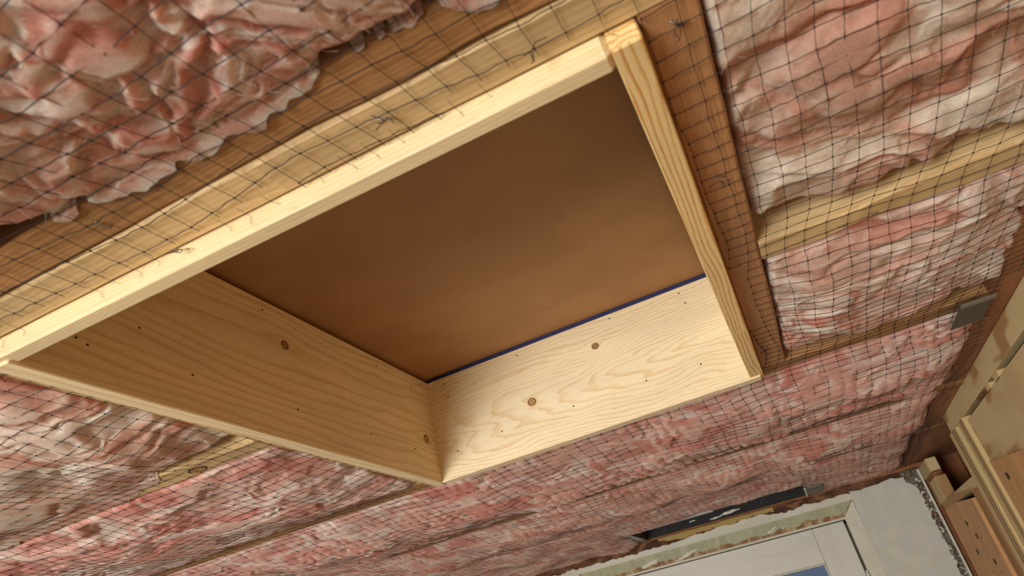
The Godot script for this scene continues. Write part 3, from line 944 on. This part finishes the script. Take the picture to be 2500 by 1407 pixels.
func build_door() -> void:
	# casing: mitred head and jamb
	var trim := thing("trim_1", P(-1.1, WY, FLOOR_Z), "mitred door casing, its head peeled to green paint and raw wood", "")
	trim.remove_meta("category")
	tag(trim, "", "", "", "structure")
	var Y := WY + 0.03
	wall_poly("head_casing", PackedVector2Array([Vector2(-2.85, 0.866), Vector2(0.49, 0.866), Vector2(0.344, 0.714), Vector2(-2.7, 0.714)]), Y + 0.02, 0.03 * S, M.rawwood, trim)
	wall_poly("jamb_casing", PackedVector2Array([Vector2(0.345, 0.712), Vector2(0.485, 0.862), Vector2(0.493, 0.4), Vector2(0.497, FLOOR_Z), Vector2(0.36, FLOOR_Z)]), Y + 0.02, 0.055 * S, M.white, trim)
	wall_poly("jamb_casing", PackedVector2Array([Vector2(-2.7, 0.712), Vector2(-2.85, 0.862), Vector2(-2.85, FLOOR_Z), Vector2(-2.7, FLOOR_Z)]), Y + 0.02, 0.055 * S, M.white, trim)
	# green paint that still clings to the upper half
	var pts := PackedVector2Array([Vector2(-2.83, 0.864), Vector2(0.47, 0.866)])
	pts.append(Vector2(0.392, 0.785))
	var rg := ragged(0.38, -2.75, 0.757, 0.03, 0.015, 17.0)
	pts.append_array(rg)
	var gp := wall_poly("green_paint", pts, Y - 0.0105, 0.0008, M.green, trim)
	tag(gp, "peeling grey-green paint")
	for q in [[-1.93, 0.765, 0.17], [-1.45, 0.76, 0.16], [-2.2, 0.8, 0.12], [-0.45, 0.775, 0.08], [-1.72, 0.775, 0.10], [-0.32, 0.77, 0.05]]:
		var fl := PackedVector2Array()
		for i in 22:
			var a := TAU * i / 22.0
			var r: float = q[2] * (0.75 + 0.6 * n_edge.get_noise_2d(a * 18.0, q[0] * 100.0))
			fl.append(Vector2(q[0] + cos(a) * r, q[1] + sin(a) * r * 0.16 + 0.03 * cos(a)))
		wall_poly("paint_flake", fl, Y - 0.014, 0.0012, M.white, trim)
	# inner stop, a thin white line under the raw wood
	ubox("door_stop", -2.7, 0.352, Y - 0.005, Y + 0.2, 0.692, 0.716, M.white, trim, 0, 0.001)
	ubox("door_stop", 0.336, 0.358, Y - 0.02, Y + 0.2, FLOOR_Z, 0.692, M.white, trim, 1, 0.001)
	for q in [[2.0, 0.748], [-0.62, 0.735], [-1.30, 0.745], [-0.05, 0.748], [-2.1, 0.745]]:
		if q[0] < 1.0:
			var n := piece("nail_hole", disc_mesh(0.0013, 0.002), M.nail, P(q[0], Y - 0.011, q[1]), trim)
			n.rotation.x = PI / 2
	ubox("rebate", 0.285, 0.40, WY + 0.20, WY + 0.3, FLOOR_Z, 0.73, M.white, trim, 1, 0.0)
	ubox("rebate", -2.7, 0.40, WY + 0.20, WY + 0.3, 0.66, 0.80, M.white, trim, 0, 0.0)
	# door leaf
	var door := thing("door_1", P(-1.2, WY + 0.1, FLOOR_Z), "cream painted door with a window and a hinge", "")
	door.remove_meta("category")
	tag(door, "", "", "", "structure")
	var d0 := WY + 0.07; var d1 := WY + 0.19
	ubox("stile", -0.038, 0.308, d0, d1, FLOOR_Z, 0.683, M.doorwhite, door, 1, 0.0012)
	ubox("rail", -2.35, -0.0395, d0, d1, 0.318, 0.683, M.doorwhite, door, 0, 0.0012)
	ubox("stile", -2.66, -2.352, d0, d1, FLOOR_Z, 0.683, M.doorwhite, door, 1, 0.0012)
	ubox("rail", -2.35, -0.0395, d0, d1, FLOOR_Z, -2.6, M.doorwhite, door, 0, 0.0012)
	# glazing bead and pane
	ubox("glazing_bead", -2.35, -0.04, d0 - 0.012, d1, 0.302, 0.3175, M.white, door, 0, 0.001)
	ubox("glazing_bead", -0.058, -0.04, d0 - 0.012, d1, -2.6, 0.302, M.white, door, 1, 0.001)
	var gm := StandardMaterial3D.new()
	gm.albedo_color = Color(0.55, 0.62, 0.70, 0.22)
	gm.transparency = BaseMaterial3D.TRANSPARENCY_ALPHA
	gm.roughness = 0.03
	var pane := ubox("window_pane", -2.35, -0.058, d0 + 0.05, d0 + 0.065, -2.6, 0.302, gm, door, 0, 0.0)
	tag(pane, "dark bluish window pane")
	# hinge knuckle
	var hg := piece("hinge", disc_mesh(0.0055, 0.09), M.white, P(0.325, WY - 0.005, 0.131 - 0.145), door)
	tag(hg, "painted hinge knuckle")
	piece("hinge_pin", disc_mesh(0.004, 0.006), M.white, P(0.325, WY - 0.005, 0.131 + 0.012), door)
	# dark eave outside
	var ev := thing("porch_eave", P(-1.0, WY + 2.0, 0.6), "dark slate-blue eave outside the door window", "eave")
	ubox("board", -4.0, 2.0, WY + 1.2, WY + 3.0, 0.395, 0.6, flat_mat(Color(0.20, 0.23, 0.29), 0.8), ev, 0, 0.002)

func build_duct() -> void:
	# shallow metal duct boot, seen from below as a black slot over the door
	var root := thing("duct_boot", P(-0.9, 8.25, 1.06), "black slot of a galvanised duct above the door", "duct")
	ubox("side_panel", -1.86, 0.05, 7.76, 7.785, 1.03, 1.55, M.tin, root, 0, 0.0)
	tag(ubox("tar_paper", -1.86, 0.05, 8.60, 8.625, 1.03, 1.55, M.tar, root, 0, 0.0), "black tar paper smeared with plaster")
	ubox("side_panel", -1.885, -1.86, 7.76, 8.625, 1.03, 1.55, M.tin, root, 2, 0.0)
	ubox("side_panel", 0.05, 0.075, 7.76, 8.625, 1.03, 1.55, M.tin, root, 2, 0.0)
	ubox("top_panel", -1.885, 0.075, 7.76, 8.625, 1.55, 1.57, M.tin, root, 0, 0.0)
	var fl := ubox("flange", -1.98, -0.9, 7.70, 7.77, 1.018, 1.03, M.steel, root, 0, 0.0008)
	tag(fl, "bright galvanised lip")
	ubox("flange", -1.98, -1.86, 7.77, 8.66, 1.018, 1.03, M.steel, root, 2, 0.0008)
	var gb := ubox("end_bracket", 0.07, 0.24, 7.9, 8.3, 0.985, 1.06, M.tin, root, 2, 0.003)
	tag(gb, "dull grey bracket")
	ubox("end_lip", 0.045, 0.07, 8.0, 8.66, 1.012, 1.03, M.white, root, 2, 0.002)
	# yellowed strip of glue along the far lip
	var pts := PackedVector2Array()
	pts.append_array(ragged(-1.75, -0.35, 1.012, 0.008, 0.03, 61.0))
	var lo := ragged(-0.35, -1.75, 0.955, 0.035, 0.02, 67.0)
	pts.append_array(lo)
	var gl := wall_poly("glue_strip", pts, WY + 0.012, 0.006, M.foam, root)
	tag(gl, "yellowed strip of old glue")
	for q in [[-0.82, 1.075, 0.13], [-1.0, 1.055, 0.08], [-1.28, 1.09, 0.05]]:      # plaster smeared on the black sheet
		var sm := PackedVector2Array()
		for i in 18:
			var a := TAU * i / 18.0
			var r: float = q[2] * (0.8 + 0.5 * n_edge.get_noise_2d(a * 20.0, q[0] * 90.0))
			sm.append(Vector2(q[0] + cos(a) * r, q[1] + sin(a) * r * 0.14 + 0.05 * cos(a) * r))
		wall_poly("plaster_smear", sm, 8.598, 0.0012, M.white, root)
	for q in [[-1.62, 1.05], [-1.05, 1.09], [-0.42, 1.085]]:
		var st := SurfaceTool.new()
		st.begin(Mesh.PRIMITIVE_TRIANGLES)
		var ps := PackedVector3Array()
		for i in 9:
			var a := PI * i / 8.0 * 1.3
			ps.append(Vector3(cos(a) * 0.008, sin(a) * 0.012, 0))
		tube(st, ps, 0.0012, 5)
		piece("wire_clip", st.commit(), M.tin, P(q[0], 8.59, q[1]), root)

func build_right_wall() -> void:
	var X := 1.25
	var wall := thing("wall_right", P(X, 4.0, FLOOR_Z), "plywood and board clad wall with screws and dark slots", "")
	wall.remove_meta("category")
	tag(wall, "", "", "", "structure")
	# closed back of the wall
	ubox("wall_core", X + 0.55, X + 0.7, -11.2, 9.4, FLOOR_Z, 1.7, M.old, wall, 2, 0.0)
	var kp := Vector2(1.4, 2.4)
	# plywood rail along the top
	ubox("plywood_rail", X, X + 0.06, -11.0, 6.33, 0.908, 1.048, M.ply, wall, 2, 0.001, kp, Vector2(0.1, 0.2))
	# stained plywood panel under the slot
	ubox("plywood_panel", X + 0.012, X + 0.06, -11.0, 5.71, 0.30, 0.876, M.ply, wall, 2, 0.001, Vector2(1.4, 2.4), Vector2(0.62, 0.55))
	# pale blocks inside the slot
	for q in [[4.53, 4.66], [4.80, 4.90]]:
		ubox("spacer_block", X + 0.012, X + 0.09, q[0], q[1], 0.865, 0.925, M.plyedge, wall, 2, 0.001)
	# uprights of ripped plywood, two plies and a dark groove
	for q in [[6.04, 6.36, "wide"], [5.715, 5.93, "slim"]]:
		var y0: float = q[0]; var y1: float = q[1]
		var w := (y1 - y0)
		var up := ubox("upright", X - 0.015, X + 0.05, y0, y1, FLOOR_Z, 0.905, M.plyedge, wall, 1, 0.001)
		for k in [0.22, 0.45]:
			ubox("glue_line", X - 0.0165, X - 0.012, y0 + w * k, y0 + w * (k + 0.10), FLOOR_Z, 0.90, M.plyglue, up, 1, 0.0)
	ubox("groove_back", X + 0.20, X + 0.23, 5.8, 6.15, 0.40, 0.905, M.rust, wall, 1, 0.0)
	ubox("groove_back", X + 0.0, X + 0.05, 5.93, 6.04, FLOOR_Z, 0.398, M.plyedge, wall, 1, 0.0)
	# old fir panel with a screw, its top edge sloping
	var pan := side_poly("fir_panel", PackedVector2Array([Vector2(5.705, 0.572), Vector2(4.8, 0.495), Vector2(3.4, 0.38), Vector2(-11.0, 0.36), Vector2(-11.0, FLOOR_Z), Vector2(5.705, FLOOR_Z)]), X + 0.004, 0.03, M.orange, wall)
	screw(5.453, 0.431, X - 0.0005, pan)
	# recess with dark back, framed by pale blocks
	ubox("recess_back", X + 0.42, X + 0.45, 6.0, 8.9, 0.4, 1.1, M.rust, wall, 2, 0.0)
	ubox("recess_sill", X - 0.0, X + 0.42, 6.36, 8.35, 0.50, 0.575, M.ply, wall, 2, 0.001)
	ubox("corner_stud", X + 0.0, X + 0.1, 8.06, 8.66, 0.86, 0.99, M.ply, wall, 1, 0.001)
	ubox("corner_stud", X + 0.0, X + 0.1, 7.98, 8.5, 0.57, 0.80, M.ply, wall, 1, 0.001)
	ubox("corner_stud", X + 0.03, X + 0.12, 8.2, 8.68, FLOOR_Z, 0.99, M.rust, wall, 1, 0.001)
	# board with four screws, and a dull strip beside the upright
	var bd := side_poly("fir_board", PackedVector2Array([Vector2(8.35, 0.548), Vector2(6.87, 0.452), Vector2(6.87, FLOOR_Z), Vector2(8.6, FLOOR_Z)]), X + 0.001, 0.03, M.orange, wall)
	for q in [[7.596, 0.306], [7.444, 0.186], [7.783, 0.067], [7.241, -0.039]]:
		screw(q[0], q[1], X - 0.003, bd)
	for q in [[7.30, 0.163], [7.52, -0.11], [7.2, -0.12]]:
		var n := piece("nail_hole", disc_mesh(0.0025, 0.002), M.nail, P(X + 0.0005, q[0], q[1]), bd)
		n.rotation.z = PI / 2
	ubox("filler_strip", X + 0.03, X + 0.08, 6.36, 6.87, FLOOR_Z, 0.50, M.old, wall, 1, 0.001)

func screw(y: float, z: float, x: float, parent: Node) -> void:
	var o := piece("screw", disc_mesh(0.0078, 0.0016), M.screw, P(x, y, z), parent)
	o.rotation.z = PI / 2

# outline in (y, z) on the plane x = X, thickness th units away from the room
func side_poly(called: String, pts: PackedVector2Array, X: float, th: float, mat: Material, parent: Node) -> MeshInstance3D:
	var st := SurfaceTool.new()
	st.begin(Mesh.PRIMITIVE_TRIANGLES)
	var c := Vector2.ZERO
	for p in pts: c += p
	c /= pts.size()
	var f := func(p: Vector2, t: float) -> Vector3: return Vector3(t * S, (p.y - c.y) * S, -(p.x - c.x) * S)
	var uv := func(p: Vector2) -> Vector2: return Vector2(p.y * S * 1.25, p.x * S * 4.0 + 0.3)
	var idx := Geometry2D.triangulate_polygon(pts)
	for i in range(0, idx.size(), 3):
		var a := pts[idx[i]]; var b := pts[idx[i + 1]]; var d := pts[idx[i + 2]]
		tri(st, f.call(a, 0.0), f.call(b, 0.0), f.call(d, 0.0), Vector3.LEFT, uv.call(a), uv.call(b), uv.call(d))
		tri(st, f.call(a, th), f.call(b, th), f.call(d, th), Vector3.RIGHT, uv.call(a), uv.call(b), uv.call(d))
	for i in pts.size():
		var a := pts[i]; var b := pts[(i + 1) % pts.size()]
		var n: Vector3 = (f.call((a + b) / 2, 0.0))
		n.x = 0
		n = n.normalized()
		tri(st, f.call(a, 0.0), f.call(b, 0.0), f.call(b, th), n, uv.call(a), uv.call(b), uv.call(b))
		tri(st, f.call(a, 0.0), f.call(b, th), f.call(a, th), n, uv.call(a), uv.call(b), uv.call(a))
	return piece(called, st.commit(), mat, P(X, c.x, c.y), parent)

func build_batts() -> void:
	batt({label = "fluffy pink wool nearest the camera, above the hatch's near edge", xs = lines(-8.35, 1.1, -1.9, 0.1, 0.0075, 0.05), ys = lines(-1.0, 0.775, 0.2, 0.775, 0.0075, 0.05), amp = 0.06, gap = 0.03, cf = 5.5, fold = 0.3, seed = 1.0, pink = 0.58, tint = 0.75, rag = [0, 0, 0, 0.07], edge_w = 0.25, under = 0.757, roll = 0.07, poke = 0.007, fibres = 700, fuzz = [-1.9, 0.1, 0.2, 0.8]})
	batt({label = "pink wool right of the trimmer, before the cut yellowish joist", xs = lines(0.182, 1.17, 0.0, 1.17, 0.0075, 0.02), ys = lines(1.0, 2.06, 1.0, 2.2, 0.0075, 0.02), amp = 0.07, gap = 0.05, cf = 2.2, fold = 0.8, long = 0.75, b2 = 0.16, seed = 11.0, pink = 0.42, tint = 0.0, rag = [0.012, 0, 0, 0.05], roll = 0.03, poke = 0.007, fibres = 160})
	batt({label = "pink wool beside the trimmer, between the cut joist and the far joist", xs = lines(0.182, 1.13, 0.0, 1.17, 0.008, 0.02), ys = lines(2.30, 3.40, 2.2, 3.5, 0.008, 0.02), amp = 0.06, gap = 0.038, cf = 2.6, fold = 0.75, long = 0.8, b2 = 0.2, seed = 23.0, pink = 0.48, tint = 0.4, rag = [0.012, 0.05, 0.02, 0.04], roll = 0.03, poke = 0.007, fibres = 160})
	batt({label = "pink wool left of the hatch, before the joist with the ringed knot", xs = lines(-8.35, -1.972, -4.2, -1.93, 0.0095, 0.04), ys = lines(1.0, 2.08, 0.9, 2.4, 0.0095, 0.03), amp = 0.055, gap = 0.028, cf = 2.4, fold = 0.85, long = 0.5, b2 = 0.2, seed = 37.0, pink = 0.5, tint = 0.3, rag = [0, 0.012, 0, 0.05], roll = 0.03, poke = 0.0075, creep = 0.19, under = 2.147, fibres = 300, fuzz = [-4, -1.9, 1, 2.3]})
	batt({label = "pink wool left of the hatch, just beyond the joist with the ringed knot", xs = lines(-8.35, -1.972, -4.5, -1.93, 0.0105, 0.04), ys = lines(2.27, 3.5, 2.0, 3.7, 0.0105, 0.03), amp = 0.055, gap = 0.028, cf = 2.3, fold = 0.7, long = 0.6, b2 = 0.25, seed = 41.0, pink = 0.66, tint = 0.8, rag = [0, 0.012, 0.01, 0.04], roll = 0.03, poke = 0.0075, fibres = 300, fuzz = [-4.2, -1.9, 2.2, 3.5]})
	batt({label = "long bulging pink wool just beyond the hatch's far edge", xs = lines(-8.35, 1.13, -4.6, 1.13, 0.012, 0.05), ys = lines(3.62, 5.15, 3.0, 5.2, 0.012, 0.03), amp = 0.045, gap = 0.014, cf = 2.8, fold = 0.4, b2 = 0.25, quilt = 0.011, seed = 53.0, pink = 0.86, tint = 0.85, rag = [0, 0.05, 0.02, 0.02], roll = 0.09, poke = 0.0065, fibres = 350, fuzz = [-4.4, 1.2, 3.6, 5.1]})
	batt({label = "long bulging pink wool, middle one of the three far bays", xs = lines(-8.35, 1.12, -4.6, 1.13, 0.0135, 0.05), ys = lines(5.29, 6.70, 3.0, 7.1, 0.0135, 0.03), amp = 0.04, gap = 0.010, cf = 2.8, fold = 0.4, b2 = 0.25, quilt = 0.011, seed = 67.0, pink = 0.88, tint = 0.7, rag = [0, 0.06, 0.02, 0.02], roll = 0.09, poke = 0.0065, fibres = 300, fuzz = [-4.4, 1.2, 5.3, 6.8]})
	batt({label = "pink wool against the door wall and the black duct slot", xs = lines(-8.35, 1.08, -4.6, 1.13, 0.0155, 0.05), ys = lines(6.74, 8.62, 3.0, 9.1, 0.0155, 0.03), amp = 0.04, gap = 0.008, cf = 3.6, fold = 0.3, quilt = 0.008, seed = 79.0, pink = 0.9, tint = 0.7, rag = [0, 0.06, 0.02, 0.03], roll = 0.07, poke = 0.0065, fibres = 300, fuzz = [-4.4, 1.2, 6.7, 8.6], slot = true})

func build_small() -> void:
	# staples in the joists
	var st := SurfaceTool.new()
	st.begin(Mesh.PRIMITIVE_TRIANGLES)
	tube(st, PackedVector3Array([Vector3(-0.005, 0.006, 0), Vector3(-0.005, 0, 0), Vector3(0.005, 0, 0), Vector3(0.005, 0.006, 0)]), 0.0006, 6)
	var sm := st.commit()
	for q in [[-1.1824, 0.8325, 1.2, "staple at the left of the dark old joist"], [0.4532, 2.2445, 0.4, "bright staple in the cut yellowish joist, nearer the trimmer"], [0.5524, 2.2349, 0.4, "bright staple in the cut yellowish joist, farther from the trimmer"], [1.1661, 3.8736, 0.3, "bright staple in the reddish wall plate"], [0.1214, 1.6559, 0.7, "staple halfway along the reddish trimmer"], [-0.489, 0.9308, 0.5, "staple under a bunched knot of netting on the pale joist"], [0.1298, 1.0585, 0.5, "staple under a bunched knot at the trimmer's near end"]]:
		var s := piece("staple", sm, M.steel, P(q[0], q[1], ZJ - 0.006))
		s.rotation.y = q[2]
		tag(s, q[3], "staple", "staples holding the netting")
	# bent sheet-metal plate on the wool by the wall
	var pl := thing("metal_plate", P(1.03, 3.57, 0.99), "bent grey sheet metal plate on the wool by the plywood wall", "metal plate")
	var root := pl
	var a := piece("plate", cbox(Vector3(0.15 * S, 0.0012, 0.32 * S), 0.0003), M.tin, P(1.03, 3.57, 1.0), root)
	a.rotation = Vector3(0.0, 0.0, 0.05)
	piece("folded_edge", cbox(Vector3(0.15 * S, 0.0035, 0.012), 0.0005), M.steel, P(1.035, 3.41, 0.998), root)
